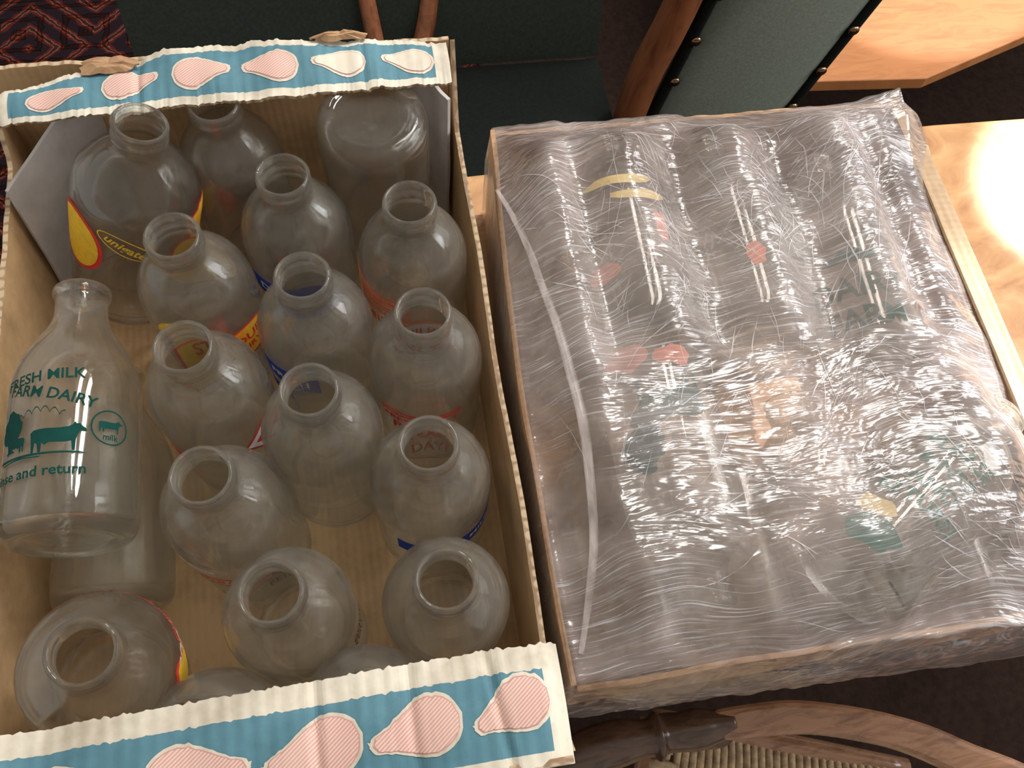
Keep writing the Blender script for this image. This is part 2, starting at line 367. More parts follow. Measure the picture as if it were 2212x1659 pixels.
dairy=[('text',('FRESH MILK',10),-4,96,'green',.03),('text',('FARM DAIRY',10),4,84,'green',-.26),
       ('poly',[(x*.95+9,y*1.05) for x,y in cow],0,55,'green'),('poly',[(x*1.0,y*1.15) for x,y in tree],-30,60,'green'),('poly',[(x*.5-2,y*.65) for x,y in cowd],-22,54,'green'),
       ('poly',cloudline(30,8),-2,68,'green'),
       ('poly',[(-30,-1),(26,-1.4),(22,-.2),(0,.2),(-28,.6)],0,45.5,'green'),('poly',[(-26,0),(-10,1.0),(0,.2),(2,.9),(-12,1.9),(-26,.8)],0,42.5,'green'),
       ('text',('rinse and return',9),-5,34,'green'),
       ('ring',(11.5,11.5,1.0),56,62,'green'),('poly',[(x*.45,y*.5) for x,y in cow],56,63,'green'),('text',('milk',5.5),56,55.5,'green')]
rinse=[('text',('PLEASE',15),0,104,'fgreen'),('text',('RINSE',15),0,88,'fgreen'),('text',('AND',15),0,73,'fgreen'),('text',('RETURN',15),0,58,'fgreen'),
       ('poly',blob(17,12,2),-14,22,'fgreen'),('poly',blob(14,7,5),-28,40,'fyellow')]
L_A=[('poly',disc(22,30),-150,88,'red'),('poly',disc(19,27),-150,88,'yellow'),('text',('B',22),-146,84,'red'),('poly',blob(19,26,3),-12,104,'red'),('poly',blob(17,24,3),-12,104,'yellow'),
     ('ring',(20,8,.9),-98,104,'yellow',-.55),('text',('unigate',10),-98,104,'yellow',-.55)]
L_B4=[('poly',disc(26,30),88,88,'yellow'),('poly',disc(28,32),88,88,'red'),('poly',disc(27,20),-48,80,'red'),('poly',disc(25,18),-48,80,'yellow'),('text',('YOUR',13),-48,84,'red'),('text',('DAIRY',9),-48,73,'red'),('poly',disc(18,12),-105,114,'yellow')]
L_B7=[('mtext',('STAR',13),86,100,'red'),('mtext',('MILK',11),86,76,'red'),('poly',rect(50,54),86,86,'yellow'),('poly',rect(54,60),86,86,'red'),
      ('poly',dia(22),-34,86,'red'),('poly',dia(19),-34,86,'white'),('poly',dia(12),-34,86,'red'),('poly',dia(7),-34,86,'white'),
      ('poly',rect(20,14),-140,74,'red')]
L_B5=[('poly',rect(44,24),-125,98,'blue'),('text',('FRESH',11),-125,98,'white'),('poly',rect(30,14),-150,66,'blue'),('poly',rect(44,30),88,84,'blue')]
L_B2=[('poly',rect(50,22),-118,84,'blue'),('text',('DAIRY',12),-118,84,'white')]
L_B3=[('poly',rect(60,2.2),-145,z,'orange') for z in (108,104,100,96,92)]+[('text',('PLEASE RETURN',8),-135,85,'orange'),('text',('MILK',15),-135,72,'orange')]
L_B6=[('mtext',('MILK',12),90,74,'orange'),('poly',rect(34,30),90,74,'white'),('poly',rect(40,36),90,74,'orange'),('poly',rect(60,2.2),-102,98,'red'),('poly',rect(60,2.2),-102,94,'red'),('text',('FRESH DAILY',9.5),-102,87,'red'),('text',('PINTA',15),-102,75,'red')]
L_B9=[('mtext',('YOUR',12),84,94,'red'),('mtext',('DAY?',12),84,68,'red'),('ring',(25,38,2.5),84,81,'orange'),
      ('poly',rect(90,22),-65,78,'blue'),('text',('DRINKA MILKA',10),-65,78,'white')]
L_B8=[('poly',rect(14,4),150,98,'red'),('poly',rect(24,6),-165,94,'red'),('text',('MILK',10),-150,84,'green')]
L_B10=[('text',('unigate',9),-125,100,'white'),('ring',(21,7,.8),-125,100,'white'),('poly',rect(70,2),-105,82,'red'),('text',('THE CREAM OF DAIRIES',7),-105,74,'red'),('poly',rect(70,2),-105,67,'red')]
L_B11=[('mtext',('PLEASE',8),100,88,'black'),('mtext',('RINSE',8),100,70,'black'),('mtext',('RETURN',8),100,52,'black'),('text',('MILK IS GOOD',8),-30,84,'black'),('text',('FOR YOU',8),-30,74,'black')]
L_B12=[('poly',rect(120,1.6),-100,80,'red'),('text',('PLEASE RINSE AND RETURN',7),-100,73,'red')]
L_C=[('poly',blob(20,27,4),-6,96,'red'),('poly',blob(16,24,4),-6,96,'yellow'),('text',('cool in',17),22,114,'white',-.4),('text',('CHILLED FRESH DAILY',9),78,122,'red'),('text',('DRINK IT FRESH',9),78,110,'red')]
L_g=[('text',('DAIRY',24),0,46,'dgreen'),('text',('FARM',22),0,22,'dgreen'),('poly',scallop(40,12,16),0,68,'dgreen')]
L_g2=[('poly',[(x*1.7,y*1.8) for x,y in tree],44,68,'dgreen'),('poly',[(x*1.6,y*2.2) for x,y in cow],10,50,'dgreen'),('poly',blob(17,9,4),40,14,'fred'),('poly',blob(12,8,9),-8,18,'fred')]
L_r=[('poly',blob(7,10,2),0,52,'fred')]
L_y=[('poly',blob(28,5,1),0,118,'fyellow'),('poly',blob(24,4,3),18,104,'fyellow'),('poly',blob(6,14,5),34,78,'fred'),('poly',blob(14,7,7),-42,46,'fred')]

def bottle(base,direction,spin,label_items,label,group,kind='round',clean=False):
    d=Vector(direction).normalized()
    ob=bpy.data.objects.new('milk_bottle',BM[kind]); col.objects.link(ob)
    if clean:
        ob.material_slots[0].link='OBJECT'; ob.material_slots[0].material=M_glassc
    q=Vector((0,0,1)).rotation_difference(d)
    if isinstance(spin,tuple):
        x=q@Vector((1,0,0)); y=q@Vector((0,1,0)); spin=math.degrees(math.atan2(y.z,x.z))+spin[0]
    ob.matrix_world=Matrix.Translation(Vector(base)*S)@q.to_matrix().to_4x4()@Matrix.Rotation(math.radians(spin),4,'Z')
    ob['label']=label; ob['category']='bottle'; ob['group']=group
    if label_items:
        groups={}
        for it in label_items:
            key='all' if label_items is dairy or label_items is rinse else it[2]
            groups.setdefault(key,[]).append(it)
        for g in groups.values():
            lo=bpy.data.objects.new('printed_label',label_mesh(g,kind)); col.objects.link(lo); lo.parent=ob
    return ob
G='milk bottles in the open tray'
Zb=4.5
up=[(-102,447,None,'dusty clear glass milk bottle standing against the cardboard end'),
 (-59,381,L_B2,'dusty clear glass milk bottle with blue print, standing in tray'),
 (22,350,L_B3,'clear glass milk bottle with orange-red striped print, standing in tray'),
 (-130,341,L_B4,'clear glass milk bottle with red and yellow print, standing in tray'),
 (-51,302,L_B5,'clear glass milk bottle with navy blue print, standing in tray'),
 (21,267,L_B6,'clear glass milk bottle with red lettering, standing in tray'),
 (-124,261,L_B7,'clear glass milk bottle with yellow label and red diamond print'),
 (-52,223,L_B8,'clear glass milk bottle with small faded red and green print'),
 (14,180,L_B9,'clear glass milk bottle with red lettering and blue band print'),
 (-115,178,L_B10,'clear glass milk bottle with faint red text around its base'),
 (-80,107,L_B11,'clear glass milk bottle with small black lettering, standing in tray'),
 (14,100,L_B12,'clear glass milk bottle with thin red line print near base'),
 (-123,42.5,None,'clear glass milk bottle partly under the pear-printed flap'),
 (-39,42.5,None,'clear glass milk bottle tucked under the pear-printed flap')]
for x,y,li,lb in up: bottle((x,y,Zb),(0,0,1),0,li,lb,G)
bottle((-203,406,25),(60,14,179),0,L_A,'leaning clear glass milk bottle with yellow and red print',G,'wide',True)
bottle((-209,91,Zb+4),(36,-2,184),0,L_C,'clear glass milk bottle with red and yellow print in tray corner',G,'wide',True)
bottle((4,427,Zb+178),(0,0,-1),0,None,'upside-down clear glass milk bottle with its base facing up',G,'round',True)
bottle((-207,166,122),(0.01,1,0),(-7,),dairy,'clear glass milk bottle with green farm print, lying on its side',G,'tall',True)
bottle((-206,140,Zb+39.5),(0,1,0),0,None,'dusty glass milk bottle lying flat on the tray floor',G,'tall')
G2='milk bottles under the stretch film'
pl='clear glass milk bottle lying under stretch film'
def lying(b,d,li,lb,ex=0): bottle(b,d,(ex,),li,lb,G2,'round',True)
for cx in (140,220,300,380):
    lying((cx,52,44.5),(0,1,0),None,pl); lying((cx,262,44.5),(0,1,0),None,pl)
lying((177,250,113),(0,-1,0),L_g2,'clear glass milk bottle with dark green print under film',0)
lying((180,258,113),(0,1,0),L_y,'clear glass milk bottle with yellow print under film',-5)
lying((260,250,113),(0,1,0),L_r,'clear glass milk bottle with red print under film',0)
lying((340,222,113),(.03,1,0),L_g,'clear glass milk bottle with green dairy lettering under film',-22)
lying((262,72,124),(.83,.55,.0),rinse,'clear glass milk bottle with green rinse-and-return lettering under film',-8)

# ---------------------------------------------------------------- cardboard panels
def nz(x,y=0,z=0): return noise.noise(Vector((x,y,z)))
def panel(name,p0,p1,z0,ztop,th,outward,mats,parent,n=80,lean=0,seed=0,rag=1.5,bow=0):
    vs=[];fs=[];fm=[]
    rows=6
    for i in range(n+1):
        s=i/n; x=p0[0]+(p1[0]-p0[0])*s; y=p0[1]+(p1[1]-p0[1])*s
        zt=ztop(s)+rag*nz(s*25,seed)+rag*.6*nz(s*90,seed+3)
        for side in (0,1):
            for j in range(rows+1):
                t=j/rows; z=z0+(zt-z0)*t
                wob=2.2*nz(s*5,t*2,seed+9)*t+lean*t+bow*math.sin(math.pi*s)
                ox=outward[0]*(wob+side*th); oy=outward[1]*(wob+side*th)
                vs.append((x+ox,y+oy,z))
    R=rows+1; st=2*R
    for i in range(n):
        a=i*st; b=a+st
        for j in range(rows):
            fs.append((a+j,b+j,b+j+1,a+j+1)); fm.append(0)
            fs.append((a+R+j,a+R+j+1,b+R+j+1,b+R+j)); fm.append(1)
        fs.append((a+rows,b+rows,b+R+rows,a+R+rows)); fm.append(2)
        fs.append((a,a+R,b+R,b)); fm.append(2)
    for a in (0,n*st):
        for j in range(rows): fs.append((a+j,a+j+1,a+R+j+1,a+R+j)); fm.append(2)
    ob=mkobj(name,vs,fs,mats,fm,False,parent); fixn(ob); return ob

def pear(L_,R,grow=0):
    n=26; top=[]
    for k in range(n+1):
        a=k/n
        if a<.34: w=math.sqrt(max(0,1-((a-.34)/.34)**2))
        else:
            u=(a-.34)/.66; w=(.5+.5*math.cos(math.pi*min(1,u**.9)))*.72+.28
            if a>.92: w*=math.sqrt(max(0,1-((a-.92)/.08)**2))
        top.append(((a-.44)*(L_+2*grow), w*(R+grow)))
    return top+[(x,-y) for x,y in top[-2:0:-1]]
def flap(name,fn,width_mm,pears,band,bandx,parent,label):
    x0,x1=width_mm; n=200; m=24; vs=[];fs=[];fm=[]
    def up_(x,t,off): 
        p=Vector(fn(x,t)); a=Vector(fn(x+.5,t))-p; b=Vector(fn(x,min(1,t+.01)))-Vector(fn(x,min(1,t+.01)-.01)); nn=a.cross(b).normalized()
        if nn.z<0: nn=-nn
        return tuple(p+nn*off)
    for off in (0,-3.5):
        for i in range(n+1):
            x=x0+(x1-x0)*i/n
            for j in range(m+1): vs.append(up_(x,j/m,off))
    st=m+1; B=(n+1)*st
    for i in range(n):
        x=x0+(x1-x0)*(i+.5)/n
        for j in range(m):
            a=i*st+j; t=(j+.5)/m
            inb=band[0]<t<band[1] and bandx[0]<x<bandx[1]
            fs.append((a,a+st,a+st+1,a+1)); fm.append(1 if inb else 0)
            fs.append((B+a,B+a+1,B+a+st+1,B+a+st)); fm.append(2)
        a=i*st; fs.append((a,B+a,B+a+st,a+st)); fm.append(3)
        a=i*st+m; fs.append((a,a+st,B+a+st,B+a)); fm.append(0)
    for i in (0,n):
        for j in range(m):
            a=i*st+j; fs.append((a,a+1,B+a+1,B+a)); fm.append(3)
    W=(Vector(fn(0,1))-Vector(fn(0,0))).length
    sgn=1 if fn(0,1)[1]>fn(0,0)[1] else -1
    for (px,pt,flip,cream,Lp,Rp,rot) in pears:
        c,s=math.cos(rot),math.sin(rot)
        for k,(g,mi) in enumerate([(1.8,4),(0,5),(-.6,4 if cream else 6)]):
            v2,f2=poly2d(pear(Lp,Rp,g),4); base=len(vs)
            for x,y in v2:
                x=x if flip else -x
                X=x*c-y*s; Y=x*s+y*c
                vs.append(up_(px+X,max(.01,min(.99,pt+sgn*Y/W)),.35+.2*k))
            fs+=[tuple(base+q for q in f) for f in f2]; fm+=[mi]*len(f2)
        v2,f2=poly2d([( .5*Lp,-1.4),(.58*Lp,-2.6),(.61*Lp,2.6),(.5*Lp,1.4)],3); base=len(vs)
        for x,y in v2:
            x=x if flip else -x
            X=x*c-y*s; Y=x*s+y*c
            vs.append(up_(px+X,max(.01,min(.99,pt+sgn*Y/W)),.3))
        fs+=[tuple(base+q for q in f) for f in f2]; fm+=[4]*len(f2)
    ob=mkobj(name,vs,fs,[M_cream,M_blue,M_kraft,M_flute,M_pcream,M_ppink,M_hatch],fm,False,parent)
    ob['label']=label; return ob

tray=empty('cardboard_tray','open cardboard fruit tray with blue pear-printed flaps, holding bottles','cardboard tray')
YE=489
box('tray_base',(-258,0,0.3),(68,YE+2,4),M_kraft,tray,.5)
edge=[M_kraft,M_cream,M_flute]
panel('side_panel',(-256,4),(-256,YE),.5,lambda s:124+(45*max(0,(s-.93)/.07))+(45*max(0,(.07-s)/.07)),3.5,(-1,0),edge,tray,seed=1)
panel('side_panel',(66,4),(66,YE),.5,lambda s:124+(58*max(0,(s-.93)/.07))+(40*max(0,(.08-s)/.08)),3.5,(1,0),edge,tray,seed=2,lean=1)
panel('end_panel',(-256,YE),(66,YE),.5,lambda s:184,3.5,(0,1),edge,tray,seed=3,lean=-2)
panel('end_panel',(-256,2),(66,2),.5,lambda s:184,3.5,(0,-1),edge,tray,seed=4)
def farfn(x,t):
    arch=10*math.exp(-((x+70)/95)**2)
    y0=444+2.0*math.sin(x*.012+1)
    y=y0+t*(483-y0+arch+2.0*nz(x*.05,7))
    if x<-140: y-=(-140-x)*.17*t+(-140-x)*.05
    if x>20: y-=(x-20)*.10*t
    if t<.5: y+=(1.6*nz(x*.12,2)+1.8*nz(x*.4,4))*(1-2*t)
    if t>.5: y+=(2.2*nz(x*.1,12)+2.0*nz(x*.35,5))*(2*t-1)
    z=188+2*nz(x*.03,t*1.2,3)+.6*math.sin(x*.19+t)+3*math.sin(math.pi*t)-3*(1-t)
    z-=1.8*math.exp(-((x+150)/2.5)**2)+1.6*math.exp(-((x-3)/2.5)**2)
    return (x,y,z)
fp=[(-205,.46,True,False,34,9.5,.14),(-157,.48,True,False,34,10,.12),(-110,.5,True,False,36,10.3,.05),(-59,.5,False,False,36,10.3,-.03),(-12,.5,False,True,35,10,-.12),(36,.48,False,True,34,10,-.15)]
flap('printed_flap',farfn,(-240,63),fp,(.13,.88),(-232,52),tray,'cream card flap printed with blue band and pears')
def nearfn(x,t):
    y=58.5-t*60.5+ (1.0*nz(x*.05,17)+1.8*nz(x*.35,15))*(1-t)
    if x<0: y+=x*.02*(1-t)
    z=188+2.4*nz(x*.03,t*1.2,23)+.6*math.sin(x*.17+t*2)*(.4+.6*t)+3*math.sin(math.pi*t)-5*t
    z-=2.2*math.exp(-((x+60)/3)**2)+1.8*math.exp(-((x+12)/3)**2)+2.0*math.exp(-((x-28-8*t)/2.5)**2)
    if x>54: z-= (x-54)**2*.06
    return (x,y,z)
npz=[(41,.48,False,False,40,12.8,.36),(-8,.53,False,False,45,13.6,.2),(-59,.56,False,False,47,14,.2),(-121,.58,True,False,48,14,-.02),(-180,.58,True,False,45,14,0),(-236,.58,True,False,42,14,0)]
flap('printed_flap',nearfn,(-245,68),npz,(.20,.88),(-242,57),tray,'cream creased card flap printed with pears')
def quadpanel(name,pts,mat,parent,th=2.5,n=14,seed=0):
    a,b,c,d=[Vector(p) for p in pts]; nn=(b-a).cross(d-a).normalized(); vs=[];fs=[]
    for off in (0,th):
        for i in range(n+1):
            for j in range(n+1):
                u,v=i/n,j/n; p=a*(1-u)*(1-v)+b*u*(1-v)+c*u*v+d*(1-u)*v
                p=p+nn*(off+1.5*nz(u*3,v*3,seed)); vs.append(tuple(p))
    st=n+1;B=st*st
    for i in range(n):
        for j in range(n):
            q=i*st+j; fs.append((q,q+st,q+st+1,q+1)); fs.append((B+q,B+q+1,B+q+st+1,B+q+st))
        for q in (i*st,i*st+n): fs.append((q,q+st,B+q+st,B+q))
        for q in (i,n*st+i): fs.append((q,q+1,B+q+1,B+q))
    o=mkobj(name,vs,fs,[mat],None,False,parent); fixn(o); return o
quadpanel('corner_gusset',[(-253,400,5),(-205,484,5),(-190,484,176),(-253,420,140)],M_white,tray,seed=2)
quadpanel('corner_gusset',[(46,485,5),(63,454,5),(63,454,160),(36,485,176)],M_white,tray,seed=5)
def torn(name,cx,cy,cz,w,d,seed):
    n=26
    vs=[(cx,cy,cz+2)];fs=[]
    for ring in (1,2):
        for k in range(n):
            t=2*math.pi*k/n; r=(.55 if ring==1 else 1)*(1+.45*nz(math.cos(t)*2,math.sin(t)*2,seed+ring))
            vs.append((cx+w/2*r*math.cos(t),cy+d/2*r*math.sin(t),cz+(3 if ring==1 else 0)+2.5*nz(k*.9,seed)))
    for k in range(n):
        fs.append((0,1+k,1+(k+1)%n)); fs.append((1+k,1+n+k,1+n+(k+1)%n,1+(k+1)%n))
    o=mkobj(name,vs,fs,[M_kraft2],None,False,tray); m=o.modifiers.new('s','SOLIDIFY'); m.thickness=.0015; o['label']='torn brown corrugated layer'; return o
torn('torn_cardboard',-168,477,191,40,16,3)
torn('torn_cardboard',-12,490,191,40,8,8)

# wrapped tray
tray2=empty('cardboard_tray','brown cardboard fruit tray of bottles wrapped in stretch film','cardboard tray')
box('tray_base',(84,36,.3),(442,458,4),M_kraft2,tray2,.5)
e2=[M_kraft2,M_kraft2,M_kraft2]
panel('side_panel',(86,40),(99,454),.5,lambda s:114+8*s,3.5,(-1,0),e2,tray2,seed=11,bow=6,lean=1)
panel('side_panel',(437,40),(437,454),.5,lambda s:109,3.5,(1,0),e2,tray2,seed=12)
panel('end_panel',(96,451),(437,451),.5,lambda s:118,3.5,(0,1),e2,tray2,seed=13)
panel('end_panel',(86,40),(437,40),.5,lambda s:108,3.5,(0,-1),e2,tray2,seed=14)
quadpanel('folded_rim',[(436,44,109),(454,44,107),(454,450,107),(436,450,109)],M_tan,tray2,seed=6)

# ---------------------------------------------------------------- film
def sm(x): x=max(0,min(1,x)); return x*x*(3-2*x)
def zf(x,y):
    u=(x-90)/335; v=(y-36)/420
    z=124+ 36*sm(min(u*7.5,(1-u)*4.0)+.12)*sm(min(v,1-v)*6+.05)
    z+=30*math.exp(-(((x-425)/40)**2+((y-440)/50)**2))
    dx,dy=x-262,y-72; al=dx*.83+dy*.55; ac=-dx*.55+dy*.83
    if -20<al<190: z+=16*math.exp(-(ac/34)**2)*sm((al+20)/40)*sm((190-al)/60)
    for cx in (180,259,340): z+=4.4*math.cos((x-cx)/79*2*math.pi)*sm((y-215)/30)*sm((430-y)/40)*sm((x-125)/25)*sm((400-x)/25)
    z+=5.0*nz(x*.016,y*.016,1)+3.2*nz(x*.04,y*.036,4)+.7*nz(x*.12,y*.10,6)
    z+=.8*abs(nz(x*.05+y*.11,y*.02-x*.02,9))
    for (ax,ay,bx,by,h,w) in ((300,228,395,250,7,4),(300,224,330,300,5,4),(250,150,410,195,4,5),(240,90,300,200,3,5),(140,400,260,440,5,5),(230,60,420,60,3,5),(100,370,260,300,3,4),(330,60,400,130,3,4),(260,420,400,330,3,5),(150,300,280,240,3,5),(120,180,250,230,2.5,4)):
        dx,dy=bx-ax,by-ay; LL=dx*dx+dy*dy; t=((x-ax)*dx+(y-ay)*dy)/LL
        if 0<t<1:
            dd=math.hypot(x-ax-t*dx,y-ay-t*dy); z+=h*math.exp(-dd/w)*math.sin(math.pi*t)
    return z
NL,FL,FR,NR=(82,40),(96,458),(420,440),(414,30)
def filmpt(s,t):
    cs,ct=max(0,min(1,s)),max(0,min(1,t))
    x=NL[0]*(1-cs)*(1-ct)+NR[0]*cs*(1-ct)+FR[0]*cs*ct+FL[0]*(1-cs)*ct
    y=NL[1]*(1-cs)*(1-ct)+NR[1]*cs*(1-ct)+FR[1]*cs*ct+FL[1]*(1-cs)*ct
    x-=6*math.sin(math.pi*ct)*(1-cs)
    z=zf(x,y)
    dl,dr,dn,df_=max(0,-s),max(0,s-1),max(0,-t),max(0,t-1)
    drop=min(1,max(dl,dr,dn,df_)/.3)
    k=min(1,drop*2.4)
    w=2.2*nz(x*.04,y*.04,drop*6)+1.3*nz(x*.12+drop*3,y*.12,2)
    if dr: x+= (46-4*(1-ct))*sm(min(1,drop*2.6))*min(1,dr/max(dn,df_,1e-6) if max(dn,df_)>0 else 1)
    if dl: x-= 2*k
    if dn: y-= 9*k+w+4*drop
    if df_: y+= 6*k+w
    z=z*(1-drop)+2.0*drop
    return (x,y,z)
nx,ny=200,220; vs=[];fs=[]
for i in range(nx+1):
    for j in range(ny+1):
        vs.append(filmpt(-.3+1.6*i/nx,-.3+1.6*j/ny))
for i in range(nx):
    for j in range(ny):
        a=i*(ny+1)+j; fs.append((a,a+ny+1,a+ny+2,a+1))
film=mkobj('stretch_film',vs,fs,[M_film],None,True)
film['label']='clear crinkled stretch film wrapped tightly around cardboard tray of bottles'; film['category']='plastic wrap'
vs=[];fs=[]
def ribbon(pts,w,off=.6):
    base=len(vs)
    for i,(x,y) in enumerate(pts):
        a=pts[max(0,i-1)]; b=pts[min(len(pts)-1,i+1)]; dx,dy=b[0]-a[0],b[1]-a[1]; l=math.hypot(dx,dy) or 1
        ww=w*math.sin(math.pi*(i+.3)/(len(pts)-.4)); nxx,nyy=-dy/l*ww/2,dx/l*ww/2
        for sgn,hh in ((-1,0),(0,ww*.5),(1,0)):
            X,Y=x+nxx*sgn,y+nyy*sgn; vs.append((X,Y,zf(X,Y)+off+hh))
    for i in range(len(pts)-1):
        a=base+i*3
        for q in (0,1): fs.append((a+q,a+q+1,a+q+4,a+q+3))
def inside(x,y): return 98<x<412 and 42<y<436
fans=[((420,436),3.6,.5,110),((300,228),.5,1.4,100),((97,370),-.35,.5,70),((414,60),2.7,.6,80),((250,140),.8,1.5,70),((200,440),-1.2,.8,80),((330,330),.2,1.2,80),((120,120),.4,.9,45),((260,260),2.2,1.0,75),((160,240),1.0,.7,60)]
for (fx,fy),a0,spread,cnt in fans:
    for _ in range(cnt):
        a=a0+random.uniform(-spread,spread); r0=random.uniform(5,150); ln=random.uniform(12,85); cur=random.uniform(-.014,.014)
        ox,oy=random.uniform(-30,30),random.uniform(-30,30)
        pts=[];x=fx+ox+math.cos(a)*r0; y=fy+oy+math.sin(a)*r0
        for k in range(int(ln/3)):
            if not inside(x,y): break
            pts.append((x,y)); a+=cur*3+random.uniform(-.09,.09); x+=3*math.cos(a); y+=3*math.sin(a)
        if len(pts)>3: ribbon(pts,random.choice([.25,.3,.35,.5,.7]))
cre=mkobj('film_crease_glints',vs,fs,[M_crease_glint],None,True,film); cre['kind']='stuff'  # crease ribbons, coloured white to act as painted highlights
fold=[(90,393,0,1.5),(97,365,0,2.2),(102,335,0,2.6),(106,300,0,2.8),(110,262,0,3.2),(112,230,0,3.4),(113,195,0,3.4),(112,160,0,3.2),(107,120,0,2.8),(99,88,0,2.4),(89,56,0,1.6)]
tube('film_fold',[(a,b,zf(a,b)+1.0,r) for a,b,c,r in fold],M_fold,film,14,6,flat=.5)

# ---------------------------------------------------------------- table
table=empty('table','honey-coloured burl wood table under the trays','table')
prism('table_top',[(-300,50),(-305,470),(-290,495),(560,519),(900,514),(930,480),(930,70),(900,50)],-24,0,M_table,table,4)
for x,y in ((-250,85),(-250,440),(870,85),(870,460)):
    tube('leg',[(x,y,-24,26),(x,y,-120,26),(x,y,-160,18),(x,y,-400,24),(x,y,-700,16),(x,y,-750,20)],M_arm,table)
box('apron',(-260,80,-95),(880,98,-22),M_arm,table,2)
box('apron',(-260,440,-95),(880,460,-22),M_arm,table,2)

# ---------------------------------------------------------------- chair behind
def seatmesh(name,x0,x1,y0,y1,z,mat,parent,h=45,crown=10):
    n=16;vs=[];fs=[]
    for i in range(n+1):
        for j in range(n+1):
            u,v=i/n,j/n; e=min(u,1-u,v,1-v); vs.append((x0+(x1-x0)*u,y0+(y1-y0)*v,z -18*(1-sm(e*8))+crown*math.sin(math.pi*u)*math.sin(math.pi*v)))
    st=n+1
    for i in range(n):
        for j in range(n): q=i*st+j; fs.append((q,q+st,q+st+1,q+1))
    ring=[i*st for i in range(n+1)]+[n*st+j for j in range(1,n+1)]+[i*st+n for i in range(n-1,-1,-1)]+[j for j in range(n-1,0,-1)]
    low=[]
    for q in ring: low.append(len(vs)); vs.append((vs[q][0],vs[q][1],z-h))
    for k in range(len(ring)): fs.append((ring[k],ring[(k+1)%len(ring)],low[(k+1)%len(ring)],low[k]))
    fs.append(tuple(low))
    o=mkobj(name,vs,fs,[mat],None,True,parent); fixn(o); return o
c1=empty('dining_chair','wide wooden chair with dark green leather seat and slanted back bars','chair')
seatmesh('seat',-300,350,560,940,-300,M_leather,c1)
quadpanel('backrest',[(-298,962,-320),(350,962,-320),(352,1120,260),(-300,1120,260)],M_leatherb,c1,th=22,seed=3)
tube('back_slat',[(30,925,-300,11),(22,960,-240,11),(0,1040,-60,11),(-12,1090,150,11)],M_chairwood,c1,8,square=True)
tube('back_slat',[(74,925,-300,11),(100,958,-240,11),(135,1040,-60,11),(150,1090,150,11)],M_chairwood,c1,8,square=True)
tube('top_rail',[(-300,1105,180,16),(-20,1100,190,18),(345,1105,180,16)],M_chairwood,c1,12)
for x,y in ((-270,590),(320,590),(-270,935),(320,935)): box('leg',(x-18,y-18,-750 if (y<800 or x>260) else -740.5),(x+18,y+18,-330),M_chairwood,c1,3)

c2=empty('dining_chair','wooden chair with studded green leather backrest in sunlight','chair')
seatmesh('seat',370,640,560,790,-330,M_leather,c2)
def backpt(u,v,off=0):
    z=-330+v*520; sx=.115*(z+300)
    x=400+ (622-400)*u+ sx + u*.06*(z+300)
    y=820-.05*(z+300) -16*math.sin(math.pi*u)+off
    return (x,y,z)
vs=[];fs=[]
n=24
for off in (0,18):
    for i in range(n+1):
        for j in range(n+1):
            u,v=i/n,j/n; e=min(u,1-u); p=backpt(u,v,off); puff=-7*sm(e*7) if off==0 else 0
            vs.append((p[0],p[1]+puff,p[2]))
st=n+1;B=st*st
for i in range(n):
    for j in range(n): q=i*st+j; fs.append((q,q+st,q+st+1,q+1)); fs.append((B+q,B+q+1,B+q+st+1,B+q+st))
    for q in (i*st,i*st+n): fs.append((q,q+st,B+q+st,B+q))
    for q in (i,n*st+i): fs.append((q,q+1,B+q+1,B+q))
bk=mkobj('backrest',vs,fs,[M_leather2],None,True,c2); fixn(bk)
for u in (.02,.98):
    tube('piping',[(*backpt(u,v,-3),8) for v in (0,.2,.4,.6,.8,1)],M_leather,c2,10)
for u in (.035,.965):
    for v in [x/7+.05 for x in range(7)]:
        p=backpt(u,v,-11)
        bm=bmesh.new(); bmesh.ops.create_uvsphere(bm,u_segments=12,v_segments=8,radius=.0075)
        for q in bm.verts: q.co.y*=.6
        me=bpy.data.meshes.new('stud'); bm.to_mesh(me); bm.free(); me.materials.append(M_stud); me.polygons.foreach_set('use_smooth',[True]*len(me.polygons))
        o=bpy.data.objects.new('stud',me); col.objects.link(o); o.location=[a*S for a in p]; o.parent=c2
tube('back_post',[(374,824,-750,18),(374,824,-300,18),(394,812,-110,17),(426,800,200,16)],M_chairwood,c2,8,square=True)
tube('back_leg',[(600,850,-750,14),(600,850,-500,14),(600,845,-345,14)],M_chairwood,c2,8,square=True)
for x in (390,605): box('leg',(x-16,575,-750),(x+16,607,-360),M_chairwood,c2,3)

bench=empty('bench','orange-brown wooden bench lit by sunlight','bench')
prism('bench_seat',[(638,850),(834,838),(1043,912),(1500,1075),(1500,1900),(638,1900)],-322,-300,M_orange,bench,3)  # front edge cut along the shadow line, shade put into the outline
for x,y in ((700,1050),(1440,1350),(700,1820),(1440,1820)): box('leg',(x-20,y-20,-750),(x+20,y+20,-322),M_chairwood,bench,3)

